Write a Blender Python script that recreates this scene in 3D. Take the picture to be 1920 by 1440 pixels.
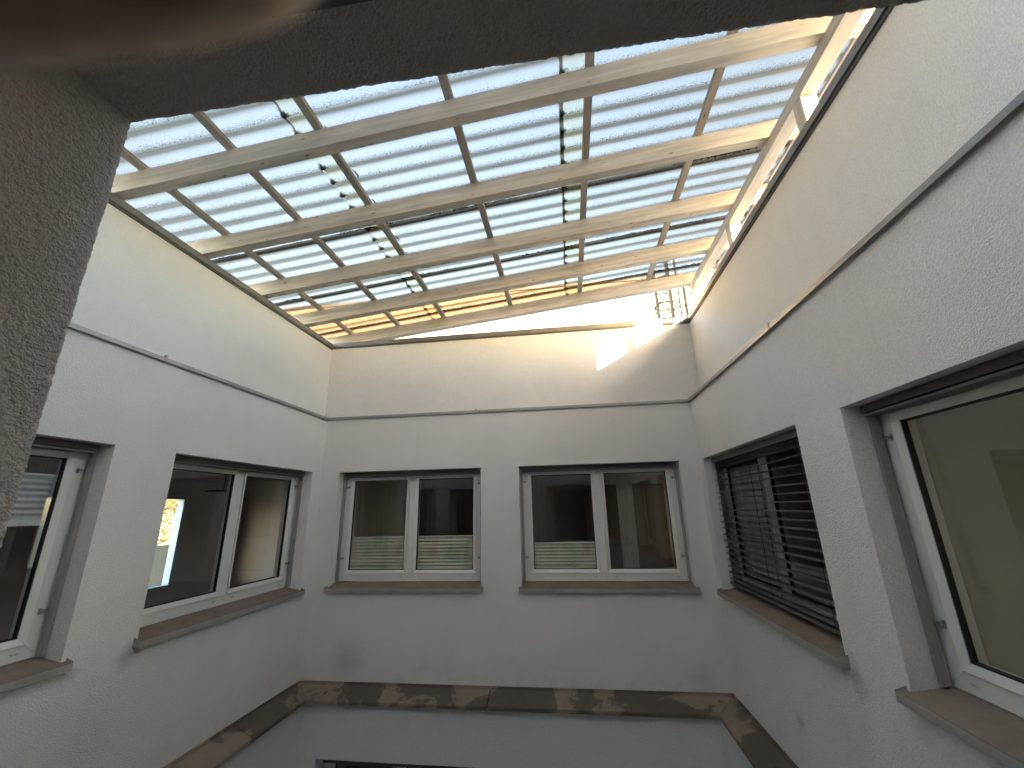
import bpy, bmesh, math, random
from mathutils import Vector, Matrix, noise

R = math.radians
random.seed(7)
scene = bpy.context.scene
col = scene.collection
for o in list(bpy.data.objects):
    bpy.data.objects.remove(o, do_unlink=True)

# ------------------------------------------------------------------ camera
PITCH, YAW, ROLL = R(16.6238), R(7.291), R(-1.2787)
fwd = Vector((-math.sin(YAW) * math.cos(PITCH), math.cos(YAW) * math.cos(PITCH), math.sin(PITCH)))
r0 = Vector((math.cos(YAW), math.sin(YAW), 0))
u0 = r0.cross(fwd)
right = math.cos(ROLL) * r0 + math.sin(ROLL) * u0
up = right.cross(fwd)
cd = bpy.data.cameras.new('camera')
cam = bpy.data.objects.new('camera', cd)
col.objects.link(cam)
cam.matrix_world = Matrix(((right.x, up.x, -fwd.x, 0), (right.y, up.y, -fwd.y, 0), (right.z, up.z, -fwd.z, 0), (0, 0, 0, 1)))
cd.sensor_fit = 'HORIZONTAL'
cd.sensor_width = 36.0
cd.lens = 782.81 / 1920 * 36.0
cd.clip_start = 0.002
cd.clip_end = 3000
cd.dof.use_dof = True
cd.dof.focus_distance = 3.6
cd.dof.aperture_fstop = 14.0
scene.camera = cam

# ------------------------------------------------------------------ sky, sun, exposure
SUN_FROM = Vector((0.36, -1.0, 0.193)).normalized()
w = bpy.data.worlds.new('World')
scene.world = w
w.use_nodes = True
wn = w.node_tree
wn.nodes.clear()
sky = wn.nodes.new('ShaderNodeTexSky')
sky.sky_type = 'NISHITA'
sky.sun_disc = False
sky.sun_elevation = math.asin(SUN_FROM.z)
sky.sun_rotation = math.atan2(SUN_FROM.x, SUN_FROM.y)
sky.altitude = 300
sky.air_density = 1.0
sky.dust_density = 2.0
sky.ozone_density = 0.5
bg = wn.nodes.new('ShaderNodeBackground')
bg.inputs['Strength'].default_value = 0.15
wo = wn.nodes.new('ShaderNodeOutputWorld')
wn.links.new(sky.outputs[0], bg.inputs[0])
wn.links.new(bg.outputs[0], wo.inputs[0])

sd = bpy.data.lights.new('sun', 'SUN')
sd.energy = 2.0
sd.angle = R(0.5)
sd.color = (1.0, 0.80, 0.52)
sun = bpy.data.objects.new('sun', sd)
col.objects.link(sun)
sun.rotation_euler = SUN_FROM.to_track_quat('Z', 'Y').to_euler()
sun.location = (6, -12, 9)

scene.view_settings.view_transform = 'Standard'
scene.view_settings.look = 'None'
scene.view_settings.exposure = 4.5
scene.view_settings.gamma = 1.0
scene.view_settings.use_curve_mapping = False
scene.render.engine = 'CYCLES'
cy = scene.cycles
cy.use_denoising = True
try:
    cy.denoiser = 'OPENIMAGEDENOISE'
except Exception:
    pass
cy.max_bounces = 9
cy.diffuse_bounces = 6
cy.use_adaptive_sampling = True
cy.adaptive_threshold = 0.02
cy.glossy_bounces = 4
cy.transmission_bounces = 8
cy.transparent_max_bounces = 16
cy.blur_glossy = 0.6
cy.sample_clamp_indirect = 20.0

# ------------------------------------------------------------------ measured place (metres; the eye is the origin)
XL, XR, YF, YN = -2.7128, 1.2909, 4.40, 0.308      # main wall faces
XLU, XRU, YFU, YNU = -2.8066, 1.4325, 4.4915, 0.22  # upper (set back) wall faces
XLD, XRD, YFD, YND = -2.575, 1.125, 4.265, 0.44     # lower (proud) wall faces
ZL, ZT, ZC, ZH, ZS = 1.025, 2.0, -1.568, 0.424, -0.70
SL = 0.1085                                        # roof slope
def roofz(x): return ZT + SL * (x + 2.807)
RAF_Y = [1.182, 1.865, 2.548, 3.226, 3.897, 4.570]
LEFT_WIN = [(0.56, 2.19), (2.60, 4.23)]            # world Y ranges
RIGHT_WIN = [(0.40, 2.117), (2.532, 4.262)]
FAR_WIN = [(-2.504, -0.916), (-0.511, 1.10)]       # world X ranges
NEAR_WIN = [(-2.504, -0.916), (-0.4626, 1.10)]

# ------------------------------------------------------------------ helpers
class MB:
    def __init__(s):
        s.v, s.f = [], []
    def quad(s, a, b, c, d):
        n = len(s.v); s.v += [a, b, c, d]; s.f.append((n, n + 1, n + 2, n + 3))
    def box(s, x0, x1, y0, y1, z0, z1):
        n = len(s.v)
        s.v += [(x0, y0, z0), (x1, y0, z0), (x1, y1, z0), (x0, y1, z0), (x0, y0, z1), (x1, y0, z1), (x1, y1, z1), (x0, y1, z1)]
        s.f += [tuple(n + i for i in q) for q in ((0, 3, 2, 1), (4, 5, 6, 7), (0, 1, 5, 4), (1, 2, 6, 5), (2, 3, 7, 6), (3, 0, 4, 7))]
    def prism(s, prof, a, b):
        """prof: list of points at the start; a, b: functions point -> 3D for both ends."""
        n = len(s.v); k = len(prof)
        s.v += [a(p) for p in prof] + [b(p) for p in prof]
        for i in range(k):
            j = (i + 1) % k
            s.f.append((n + i, n + j, n + k + j, n + k + i))
        s.f.append(tuple(n + i for i in reversed(range(k))))
        s.f.append(tuple(n + k + i for i in range(k)))
    def tube(s, pts, r, n=8, closed=False):
        base = len(s.v); pts = [Vector(p) for p in pts]; m = len(pts)
        for i, p in enumerate(pts):
            a = pts[(i - 1) % m] if (closed or i > 0) else p
            b = pts[(i + 1) % m] if (closed or i < m - 1) else p
            t = (b - a).normalized()
            q = t.to_track_quat('Z', 'Y')
            rr = r[i] if isinstance(r, (list, tuple)) else r
            for k in range(n):
                an = 2 * math.pi * k / n
                s.v.append(tuple(p + q @ Vector((rr * math.cos(an), rr * math.sin(an), 0))))
        for i in range(m if closed else m - 1):
            for k in range(n):
                a0 = base + i * n; b0 = base + ((i + 1) % m) * n
                s.f.append((a0 + k, a0 + (k + 1) % n, b0 + (k + 1) % n, b0 + k))
        if not closed:
            s.f.append(tuple(base + k for k in reversed(range(n))))
            s.f.append(tuple(base + (m - 1) * n + k for k in range(n)))
    def mesh(s, name):
        me = bpy.data.meshes.new(name); me.from_pydata([tuple(p) for p in s.v], [], s.f); me.update()
        bm = bmesh.new(); bm.from_mesh(me); bmesh.ops.recalc_face_normals(bm, faces=bm.faces); bm.to_mesh(me); bm.free()
        return me
    def build(s, name, m, parent=None, smooth=False, bevel=0.0, recalc=True):
        me = bpy.data.meshes.new(name); me.from_pydata([tuple(p) for p in s.v], [], s.f); me.update()
        if recalc or bevel:
            bm = bmesh.new(); bm.from_mesh(me)
            if recalc: bmesh.ops.recalc_face_normals(bm, faces=bm.faces)
            if bevel:
                bmesh.ops.bevel(bm, geom=list(bm.edges), offset=bevel, segments=1, affect='EDGES', clamp_overlap=True)
            bm.to_mesh(me); bm.free()
        if smooth:
            for p in me.polygons: p.use_smooth = True
        return link(name, me, m, parent)

def link(name, me, m, parent=None):
    o = bpy.data.objects.new(name, me); col.objects.link(o)
    if m and not me.materials: me.materials.append(m)
    if parent: o.parent = parent
    return o

def tag(o, label=None, cat=None, group=None, kind=None):
    if label: o['label'] = label
    if cat: o['category'] = cat
    if group: o['group'] = group
    if kind: o['kind'] = kind
    elif cat: o['kind'] = 'thing'
    return o

def empty(name, loc=(0, 0, 0), rz=0.0):
    o = bpy.data.objects.new(name, None); col.objects.link(o)
    o.location = loc; o.rotation_euler = (0, 0, rz); o.empty_display_size = 0.1
    return o

def box(name, m, parent, *b, bevel=0.0):
    k = MB(); k.box(*b); return k.build(name, m, parent, bevel=bevel)

# ------------------------------------------------------------------ materials
class NT:
    def __init__(s, name):
        s.m = bpy.data.materials.new(name); s.m.use_nodes = True; s.t = s.m.node_tree; s.t.nodes.clear()
        s.out = s.n('ShaderNodeOutputMaterial'); s._c = None
    def n(s, t, **kw):
        x = s.t.nodes.new(t)
        for k, v in kw.items(): setattr(x, k, v)
        return x
    def l(s, a, b): s.t.links.new(a, b)
    def set(s, x, **kw):
        for k, v in kw.items():
            i = x.inputs[k.replace('_', ' ')]
            if hasattr(v, 'links') or isinstance(v, bpy.types.NodeSocket): s.l(v, i)
            else: i.default_value = v
        return x
    @property
    def obj(s):
        if s._c is None: s._c = s.n('ShaderNodeTexCoord')
        return s._c.outputs['Object']
    def mapping(s, scale=(1, 1, 1), rot=(0, 0, 0), loc=None, src=None):
        mp = s.n('ShaderNodeMapping'); s.l(src or s.obj, mp.inputs[0])
        mp.inputs['Scale'].default_value = scale; mp.inputs['Rotation'].default_value = rot
        if loc is not None:
            if isinstance(loc, bpy.types.NodeSocket): s.l(loc, mp.inputs['Location'])
            else: mp.inputs['Location'].default_value = loc
        return mp.outputs[0]
    def noise(s, scale, detail=3, rough=0.55, vec=None, dist=0.0):
        x = s.n('ShaderNodeTexNoise'); s.l(vec or s.obj, x.inputs['Vector'])
        x.inputs['Scale'].default_value = scale; x.inputs['Detail'].default_value = detail
        x.inputs['Roughness'].default_value = rough; x.inputs['Distortion'].default_value = dist
        return x.outputs['Fac']
    def voronoi(s, scale, vec=None, feature='F1'):
        x = s.n('ShaderNodeTexVoronoi', feature=feature); s.l(vec or s.obj, x.inputs['Vector']); x.inputs['Scale'].default_value = scale
        return x.outputs['Distance']
    def ramp(s, fac, *stops, interp='LINEAR'):
        x = s.n('ShaderNodeValToRGB'); s.l(fac, x.inputs[0]); e = x.color_ramp.elements; x.color_ramp.interpolation = interp
        while len(e) < len(stops): e.new(0.5)
        for k, (p, c) in enumerate(stops):
            e[k].position = p
            e[k].color = (c, c, c, 1) if isinstance(c, (int, float)) else (*c, 1)
        return x.outputs[0]
    def mix(s, fac, a, b, mode='MIX'):
        x = s.n('ShaderNodeMix', data_type='RGBA', blend_type=mode)
        for sock, v in ((x.inputs[0], fac), (x.inputs[6], a), (x.inputs[7], b)):
            if isinstance(v, bpy.types.NodeSocket): s.l(v, sock)
            elif isinstance(v, (int, float)): sock.default_value = v if sock == x.inputs[0] else (v, v, v, 1)
            else: sock.default_value = (*v, 1)
        return x.outputs[2]
    def math(s, op, a, b=None, c=None, clamp=False):
        x = s.n('ShaderNodeMath', operation=op, use_clamp=clamp)
        for i, v in enumerate((a, b, c)):
            if v is None: continue
            if isinstance(v, bpy.types.NodeSocket): s.l(v, x.inputs[i])
            else: x.inputs[i].default_value = v
        return x.outputs[0]
    def bump(s, h, strength=0.5, dist=0.01, normal=None):
        x = s.n('ShaderNodeBump'); s.l(h, x.inputs['Height']); x.inputs['Strength'].default_value = strength; x.inputs['Distance'].default_value = dist
        if normal: s.l(normal, x.inputs['Normal'])
        return x.outputs[0]
    def bsdf(s, color, rough=0.6, metal=0.0, normal=None, spec=0.5):
        b = s.n('ShaderNodeBsdfPrincipled')
        for sock, v in ((b.inputs['Base Color'], color), (b.inputs['Roughness'], rough), (b.inputs['Metallic'], metal)):
            if isinstance(v, bpy.types.NodeSocket): s.l(v, sock)
            elif isinstance(v, (int, float)): sock.default_value = v
            else: sock.default_value = (*v, 1)
        b.inputs['Specular IOR Level'].default_value = spec
        if normal: s.l(normal, b.inputs['Normal'])
        return b.outputs[0]
    def done(s, sh):
        s.l(sh, s.out.inputs['Surface']); return s.m
    def rnd(s):
        return s.n('ShaderNodeObjectInfo').outputs['Random']

def plaster(name, base=(0.86, 0.82, 0.775), grain=1.0, fine=True, stain=True, spots=None):
    t = NT(name)
    big = t.noise(0.9, 2, 0.6)
    mid = t.noise(7.0, 2, 0.6)
    c = t.mix(t.ramp(big, (0.35, 0.0), (0.7, 1.0)), base, tuple(v * 0.93 for v in base))
    c = t.mix(t.ramp(mid, (0.45, 0.0), (0.75, 0.35)), c, tuple(v * q for v, q in zip(base, (0.88, 0.88, 0.89))))
    if spots:
        sepz = t.n('ShaderNodeSeparateXYZ'); t.l(t.obj, sepz.inputs[0])
        sn = t.noise(9.0, 4, 0.65)
        splash = t.math('MULTIPLY', t.ramp(t.math('SUBTRACT', sepz.outputs[2], -1.57), (0.0, 1.0), (0.28, 0.0)), t.ramp(sn, (0.46, 0.0), (0.75, 0.25)))
        c = t.mix(splash, c, (0.33, 0.31, 0.26))
        for (px, py, pz, rad, amt) in spots:
            dv = t.n('ShaderNodeVectorMath', operation='DISTANCE'); t.l(t.obj, dv.inputs[0]); dv.inputs[1].default_value = (px, py, pz)
            dd_ = t.math('ADD', t.math('DIVIDE', dv.outputs['Value'], rad), t.math('MULTIPLY', t.math('SUBTRACT', sn, 0.5), 1.5))
            c = t.mix(t.ramp(dd_, (0.15, amt), (1.0, 0.0)), c, (0.30, 0.28, 0.24))
    if stain:
        # faint run-off streaks, long in Z
        st = t.noise(1.0, 3, 0.6, t.mapping((9.0, 9.0, 0.55)))
        c = t.mix(t.ramp(st, (0.58, 0.0), (0.78, 0.16)), c, tuple(v * q for v, q in zip(base, (0.80, 0.79, 0.77))))
    g1 = t.noise(150.0 * grain, 2, 0.6)
    g2 = t.voronoi(210.0 * grain)
    worm = t.ramp(g1, (0.38, 0.0), (0.62, 1.0))
    c = t.mix(t.math('MULTIPLY', t.math('SUBTRACT', 1.0, worm), 0.32), c, tuple(v * 0.6 for v in base))
    h = t.math('ADD', t.math('MULTIPLY', worm, 0.7), t.math('MULTIPLY', g2, 0.5))
    nrm = t.bump(h, 0.55, 0.005)
    return t.done(t.bsdf(c, 0.92, normal=nrm, spec=0.2))

def simple(name, c, rough=0.5, metal=0.0, var=0.12, scale=6.0, bump=0.0, bscale=60.0, spec=0.5):
    t = NT(name)
    v = t.noise(scale, 4, 0.6)
    cc = t.mix(t.ramp(v, (0.3, 0.0), (0.75, 1.0)), c, tuple(x * (1 - var * 2) for x in c))
    rr = t.math('ADD', t.math('MULTIPLY', t.noise(scale * 2.3, 3), 0.16), rough - 0.08)
    return t.done(t.bsdf(cc, rr, metal, normal=t.bump(t.noise(bscale, 3), bump, 0.003) if bump else None, spec=spec))

def wood(name, base, dark):
    """white-glazed softwood: grain runs along local X."""
    t = NT(name)
    off = t.n('ShaderNodeCombineXYZ')
    t.l(t.math('MULTIPLY', t.rnd(), 40.0), off.inputs[0]); t.l(t.math('MULTIPLY', t.rnd(), 13.0), off.inputs[2])
    vec = t.mapping((1.3, 26.0, 26.0), loc=off.outputs[0])
    g = t.noise(1.0, 6, 0.65, vec, 0.6)
    vec2 = t.mapping((5.0, 14.0, 14.0), loc=off.outputs[0])
    blot = t.noise(0.8, 4, 0.6, vec2)
    c = t.mix(t.ramp(g, (0.35, 0.0), (0.7, 1.0)), base, dark)
    c = t.mix(t.ramp(blot, (0.5, 0.0), (0.8, 0.45)), c, tuple(v * 0.8 for v in dark))
    kv = t.mapping((5.5, 16.0, 16.0), loc=off.outputs[0])
    kn = t.voronoi(1.0, kv)
    c = t.mix(t.ramp(kn, (0.04, 0.9), (0.13, 0.0)), c, (0.13, 0.085, 0.055))
    cr = t.noise(1.0, 3, 0.7, t.mapping((2.0, 120.0, 120.0), loc=off.outputs[0]))
    c = t.mix(t.ramp(cr, (0.70, 0.0), (0.80, 0.55)), c, tuple(v * 0.5 for v in dark))
    nr = t.bump(g, 0.35, 0.002)
    return t.done(t.bsdf(c, 0.68, normal=nr, spec=0.35))

M = {}
M['plaster'] = plaster('white_render', spots=[(1.29, 3.17, -1.265, 0.07, 0.45), (-2.25, 4.4, -1.38, 0.22, 0.4), (-2.71, 2.56, -0.80, 0.10, 0.5), (1.29, 2.49, -0.80, 0.10, 0.5), (1.29, 2.10, -0.82, 0.09, 0.35), (-2.71, 2.22, -0.80, 0.08, 0.35), (1.05, 4.4, -1.45, 0.15, 0.3)])
M['plaster_up'] = plaster('white_render_upper', (0.855, 0.815, 0.77))
M['plaster_low'] = plaster('white_render_lower', (0.80, 0.79, 0.77))
M['plaster_near_shade'] = plaster('rough_render_shaded', (0.55, 0.525, 0.51), grain=2.2, stain=False)  # the same white render, the reveal's shade put into its darker colour
M['plaster_far'] = plaster('cream_render', (0.36, 0.31, 0.24))
M['wood'] = wood('glazed_timber', (0.68, 0.635, 0.555), (0.43, 0.385, 0.325))
M['wood_batten'] = wood('glazed_batten', (0.52, 0.46, 0.38), (0.38, 0.33, 0.27))
M['pvc'] = simple('window_plastic', (0.74, 0.715, 0.67), 0.32, var=0.03, scale=3.0)
M['gasket'] = simple('rubber_gasket', (0.012, 0.012, 0.013), 0.6)
M['alu'] = simple('weathered_aluminium', (0.36, 0.35, 0.335), 0.42, 0.35, var=0.12, scale=9.0)
M['alu_dark'] = simple('dark_flashing', (0.14, 0.135, 0.125), 0.45, 0.3, var=0.15, scale=7.0)
M['cap'] = simple('parapet_sheet_metal', (0.25, 0.245, 0.235), 0.38, 0.4, var=0.18, scale=5.0)
M['cover'] = simple('frame_plug', (0.62, 0.60, 0.56), 0.5)
M['slat'] = simple('anthracite_slat', (0.15, 0.132, 0.118), 0.45, 0.2, var=0.12, scale=5.0)
M['cord'] = simple('black_cord', (0.015, 0.014, 0.014), 0.8)
M['lip'] = simple('sill_lip', (0.42, 0.39, 0.35), 0.45, 0.15, var=0.14, scale=9.0)
M['white_rail'] = simple('white_rail', (0.72, 0.71, 0.69), 0.4, var=0.03)
M['room_wall'] = simple('room_paint', (0.50, 0.465, 0.44), 0.9, var=0.05)
M['room_light'] = simple('room_paint_light', (0.60, 0.585, 0.57), 0.9, var=0.05)
M['room_floor'] = simple('room_floor', (0.24, 0.18, 0.13), 0.5, var=0.15)
M['room_dark'] = simple('room_furniture', (0.19, 0.15, 0.125), 0.6, var=0.2)
M['deck'] = simple('roof_gravel', (0.36, 0.33, 0.29), 0.95, var=0.2, scale=12.0, bump=0.8, bscale=40)
M['pave'] = simple('court_paving', (0.52, 0.50, 0.47), 0.9, var=0.15, scale=2.0, bump=0.5)
M['ground'] = simple('ground', (0.10, 0.11, 0.07), 0.95, var=0.25, scale=0.3)
M['galv'] = simple('weathered_steel', (0.015, 0.015, 0.016), 0.85, 0.0, var=0.1, spec=0.1)
M['blue_wall'] = simple('balcony_render', (0.46, 0.58, 0.68), 0.9, var=0.05)
M['moss'] = simple('black_moss', (0.018, 0.015, 0.009), 0.95, var=0.35, scale=60.0, bump=0.8, bscale=200)

def mat_sill():
    t = NT('brown_sill')
    a = t.noise(5.0, 5, 0.65); b = t.noise(28.0, 4, 0.6)
    c = t.mix(t.ramp(a, (0.35, 0.0), (0.65, 1.0)), (0.26, 0.205, 0.155), (0.195, 0.15, 0.112))
    c = t.mix(t.ramp(b, (0.55, 0.0), (0.8, 0.5)), c, (0.24, 0.20, 0.16))
    return t.done(t.bsdf(c, 0.75, 0.0, normal=t.bump(b, 0.15, 0.002), spec=0.25))
M['sill'] = mat_sill()

def mat_cornice():
    """stone-grey covering with dried puddle marks and dark wet seams."""
    t = NT('stained_cornice')
    a = t.noise(2.3, 5, 0.55, t.mapping((1, 1, 1)), 0.4)
    edge = t.ramp(a, (0.47, 0.0), (0.495, 1.0))
    ring = t.ramp(a, (0.455, 0.0), (0.478, 1.0), (0.50, 0.0))
    b = t.noise(14.0, 4, 0.6); f = t.noise(70, 3, 0.6)
    dry = t.mix(b, (0.30, 0.24, 0.18), (0.22, 0.172, 0.127))
    wet = t.mix(b, (0.14, 0.112, 0.085), (0.10, 0.08, 0.062))
    c = t.mix(edge, dry, wet)
    c = t.mix(t.math('MULTIPLY', ring, 0.5), c, (0.09, 0.07, 0.05))
    m = t.noise(5.5, 5, 0.7)
    c = t.mix(t.ramp(m, (0.60, 0.0), (0.72, 0.8)), c, (0.035, 0.034, 0.024))
    rg = t.mix(edge, 0.85, 0.6)
    return t.done(t.bsdf(c, rg, normal=t.bump(f, 0.3, 0.002), spec=0.25))
M['cornice'] = mat_cornice()

def mat_glass():
    t = NT('window_glass')
    geo = t.n('ShaderNodeNewGeometry'); dot = t.n('ShaderNodeVectorMath', operation='DOT_PRODUCT'); t.l(geo.outputs['Incoming'], dot.inputs[0]); t.l(geo.outputs['Normal'], dot.inputs[1])
    gz = t.math('POWER', t.math('SUBTRACT', 1.0, t.math('ABSOLUTE', dot.outputs['Value']), clamp=True), 5.0)
    fac = t.math('MULTIPLY', t.math('ADD', t.math('MULTIPLY', gz, 0.96), 0.04), 2.0, clamp=True)      # the same from either side: two sheets of glass
    tr = t.n('ShaderNodeBsdfTransparent'); tr.inputs[0].default_value = (0.90, 0.92, 0.91, 1)
    gl = t.n('ShaderNodeBsdfGlossy'); gl.inputs['Roughness'].default_value = 0.0; gl.inputs[0].default_value = (0.95, 0.95, 0.95, 1)
    mx = t.n('ShaderNodeMixShader'); t.l(fac, mx.inputs[0]); t.l(tr.outputs[0], mx.inputs[1]); t.l(gl.outputs[0], mx.inputs[2])
    return t.done(mx.outputs[0])
M['glass'] = mat_glass()

WAVE = 0.1375
WAVE0 = 2.05
def mat_sheet():
    """translucent corrugated sheet: hazy see-through, dirt lying in the valleys, lichen specks."""
    t = NT('translucent_sheet')
    sep = t.n('ShaderNodeSeparateXYZ'); t.l(t.obj, sep.inputs[0])
    ph = t.math('FRACT', t.math('DIVIDE', t.math('SUBTRACT', sep.outputs[1], WAVE0), WAVE))   # 0 at a valley floor
    wob = t.noise(5.0, 3, 0.6)
    wj = t.math('MULTIPLY', t.math('SUBTRACT', wob, 0.5), 0.14)
    pb = t.math('FRACT', t.math('ADD', ph, t.math('ADD', wj, 0.1)))
    film = t.ramp(pb, (0.06, 0.0), (0.10, 1.0), (0.19, 0.85), (0.30, 0.0))
    fine = t.noise(60.0, 3, 0.6)
    film = t.math('MULTIPLY', film, t.ramp(fine, (0.25, 0.55), (0.7, 1.0)))
    ps = t.math('FRACT', t.math('ADD', ph, t.math('ADD', t.math('MULTIPLY', wj, 0.6), 0.0)))
    near = t.ramp(ps, (0.0, 0.75), (0.06, 0.25), (0.45, 0.0), (0.72, 0.25), (0.97, 1.0))
    sp = t.noise(210.0, 2, 0.6, t.mapping((0.6, 1.0, 1.0)))
    speck = t.ramp(t.math('ADD', sp, t.math('MULTIPLY', near, 0.17)), (0.675, 0.0), (0.735, 1.0))
    att = t.n('ShaderNodeAttribute'); att.attribute_name = 'grime'
    gr = t.math('MULTIPLY', att.outputs['Fac'], t.ramp(t.noise(16.0, 4, 0.65), (0.3, 0.55), (0.7, 1.0)))
    att2 = t.n('ShaderNodeAttribute'); att2.attribute_name = 'edge'
    vm = t.ramp(t.math('FRACT', t.math('ADD', ph, 0.5)), (0.10, 0.12), (0.40, 1.0), (0.52, 1.0), (0.66, 0.12))
    en = t.noise(55.0, 4, 0.7, t.mapping((1.0, 1.6, 1.0)))
    rot = t.ramp(t.math('ADD', t.math('MULTIPLY', t.math('MULTIPLY', att2.outputs['Fac'], vm), 0.75), t.math('MULTIPLY', en, 0.6)), (0.62, 0.0), (0.80, 1.0))
    cl = t.noise(2.2, 3, 0.6)
    base = t.mix(cl, (0.325, 0.287, 0.243), (0.385, 0.34, 0.29))
    c = t.mix(t.math('MULTIPLY', gr, 0.8), base, (0.36, 0.305, 0.20))
    c = t.mix(t.math('MULTIPLY', film, 0.42), c, (0.255, 0.228, 0.19))
    c = t.mix(t.ramp(t.noise(340.0, 2, 0.7), (0.42, 0.30), (0.62, 0.0)), c, (0.20, 0.178, 0.15))
    c = t.mix(t.math('MULTIPLY', speck, 0.8), c, (0.05, 0.045, 0.03))
    c = t.mix(t.math('MULTIPLY', rot, 0.92), c, (0.035, 0.024, 0.012))
    # light crossing the sheet at a slant passes more material: colour ** (1 / cos)
    geo = t.n('ShaderNodeNewGeometry'); dot = t.n('ShaderNodeVectorMath', operation='DOT_PRODUCT'); t.l(geo.outputs['Incoming'], dot.inputs[0]); t.l(geo.outputs['Normal'], dot.inputs[1])
    inv = t.math('DIVIDE', 1.0, t.math('MAXIMUM', t.math('ABSOLUTE', dot.outputs['Value']), 0.48))
    cs = t.n('ShaderNodeSeparateColor'); t.l(c, cs.inputs[0]); cc = t.n('ShaderNodeCombineColor')
    for i in range(3): t.l(t.math('POWER', cs.outputs[i], inv), cc.inputs[i])
    c = cc.outputs[0]
    grain = t.bump(t.noise(190.0, 2, 0.6), 0.3, 0.003)
    rf = t.n('ShaderNodeBsdfRefraction'); rf.inputs['IOR'].default_value = 1.0; rf.inputs['Roughness'].default_value = 0.45
    t.l(c, rf.inputs['Color'])
    tl = t.n('ShaderNodeBsdfTranslucent'); t.l(c, tl.inputs['Color']); t.l(grain, tl.inputs['Normal'])
    gl = t.n('ShaderNodeBsdfGlossy'); gl.inputs['Roughness'].default_value = 0.25; gl.inputs[0].default_value = (0.8, 0.8, 0.8, 1); t.l(grain, gl.inputs['Normal'])
    df = t.n('ShaderNodeBsdfDiffuse'); t.l(t.mix(1.0, c, 0.55, 'MULTIPLY'), df.inputs['Color'])
    a = t.n('ShaderNodeMixShader'); a.inputs[0].default_value = 0.15; t.l(rf.outputs[0], a.inputs[1]); t.l(tl.outputs[0], a.inputs[2])
    b = t.n('ShaderNodeMixShader'); b.inputs[0].default_value = 0.10; t.l(a.outputs[0], b.inputs[1]); t.l(df.outputs[0], b.inputs[2])
    e = t.n('ShaderNodeMixShader'); e.inputs[0].default_value = 0.05; t.l(b.outputs[0], e.inputs[1]); t.l(gl.outputs[0], e.inputs[2])
    return t.done(e.outputs[0])
M['sheet'] = mat_sheet()

def mat_pleat(name, stripes):
    t = NT(name)
    if stripes:
        v = t.noise(3.2, 3, 0.5, t.mapping((1.6, 1, 1.0)))
        c = t.ramp(v, (0.27, (0.66, 0.47, 0.38)), (0.40, (0.80, 0.74, 0.62)), (0.52, (0.72, 0.73, 0.56)), (0.62, (0.53, 0.62, 0.46)), (0.75, (0.80, 0.74, 0.62)))
    else:
        c = t.mix(t.noise(4.0, 2), (0.80, 0.80, 0.79), (0.74, 0.74, 0.74))
    b = t.bsdf(c, 0.9, spec=0.1)
    tl = t.n('ShaderNodeBsdfTranslucent'); t.l(c, tl.inputs[0])
    mx = t.n('ShaderNodeMixShader'); mx.inputs[0].default_value = 0.25; t.l(b, mx.inputs[1]); t.l(tl.outputs[0], mx.inputs[2])
    return t.done(mx.outputs[0])
M['pleat'] = mat_pleat('leaf_print_pleats', True)
M['pleat_white'] = mat_pleat('white_pleats', False)

def mat_leaf():
    t = NT('autumn_leaf')
    c = t.ramp(t.noise(9.0, 2), (0.3, (0.42, 0.38, 0.24)), (0.5, (0.58, 0.54, 0.38)), (0.7, (0.34, 0.32, 0.20)))
    b = t.bsdf(c, 0.6)
    tl = t.n('ShaderNodeBsdfTranslucent'); t.l(c, tl.inputs[0])
    mx = t.n('ShaderNodeMixShader'); mx.inputs[0].default_value = 0.35; t.l(b, mx.inputs[1]); t.l(tl.outputs[0], mx.inputs[2])
    return t.done(mx.outputs[0])
M['leaf'] = mat_leaf()
M['bark'] = simple('bark', (0.12, 0.085, 0.06), 0.9, var=0.25, scale=20, bump=0.6)

# ------------------------------------------------------------------ frames of the four walls
# local: x to the right as one faces the wall from the court, y into the building, z up
WALLS = {
    'far':   dict(rz=0.0,        p=lambda x, y, z: (x, y, z)),
    'left':  dict(rz=R(90),      p=lambda x, y, z: (-y, x, z)),
    'right': dict(rz=R(-90),     p=lambda x, y, z: (y, -x, z)),
    'near':  dict(rz=R(180),     p=lambda x, y, z: (-x, -y, z)),
}
DEPTH = {'far': (YFD, YF, YFU), 'left': (-XLD, -XL, -XLU), 'right': (XRD, XR, XRU), 'near': (-YND, -YN, -YNU)}
def span(side, lvl):
    """local x extent of a wall between its two corners at level 0 low, 1 main, 2 upper."""
    L, Rr, F, N = ((XLD, XRD, YFD, YND), (XL, XR, YF, YN), (XLU, XRU, YFU, YNU))[lvl]
    return {'far': (L, Rr), 'left': (N, F), 'right': (-F, -N), 'near': (-Rr, -L)}[side]
OPEN = {
    'far': [(a, b) for a, b in FAR_WIN],
    'left': [(a, b) for a, b in LEFT_WIN],
    'right': [(-b, -a) for a, b in RIGHT_WIN],
    'near': [(-b, -a) for a, b in NEAR_WIN],
}
SILLZ = ZS - 0.046   # where the opening's bottom lies (under the sill)

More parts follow.
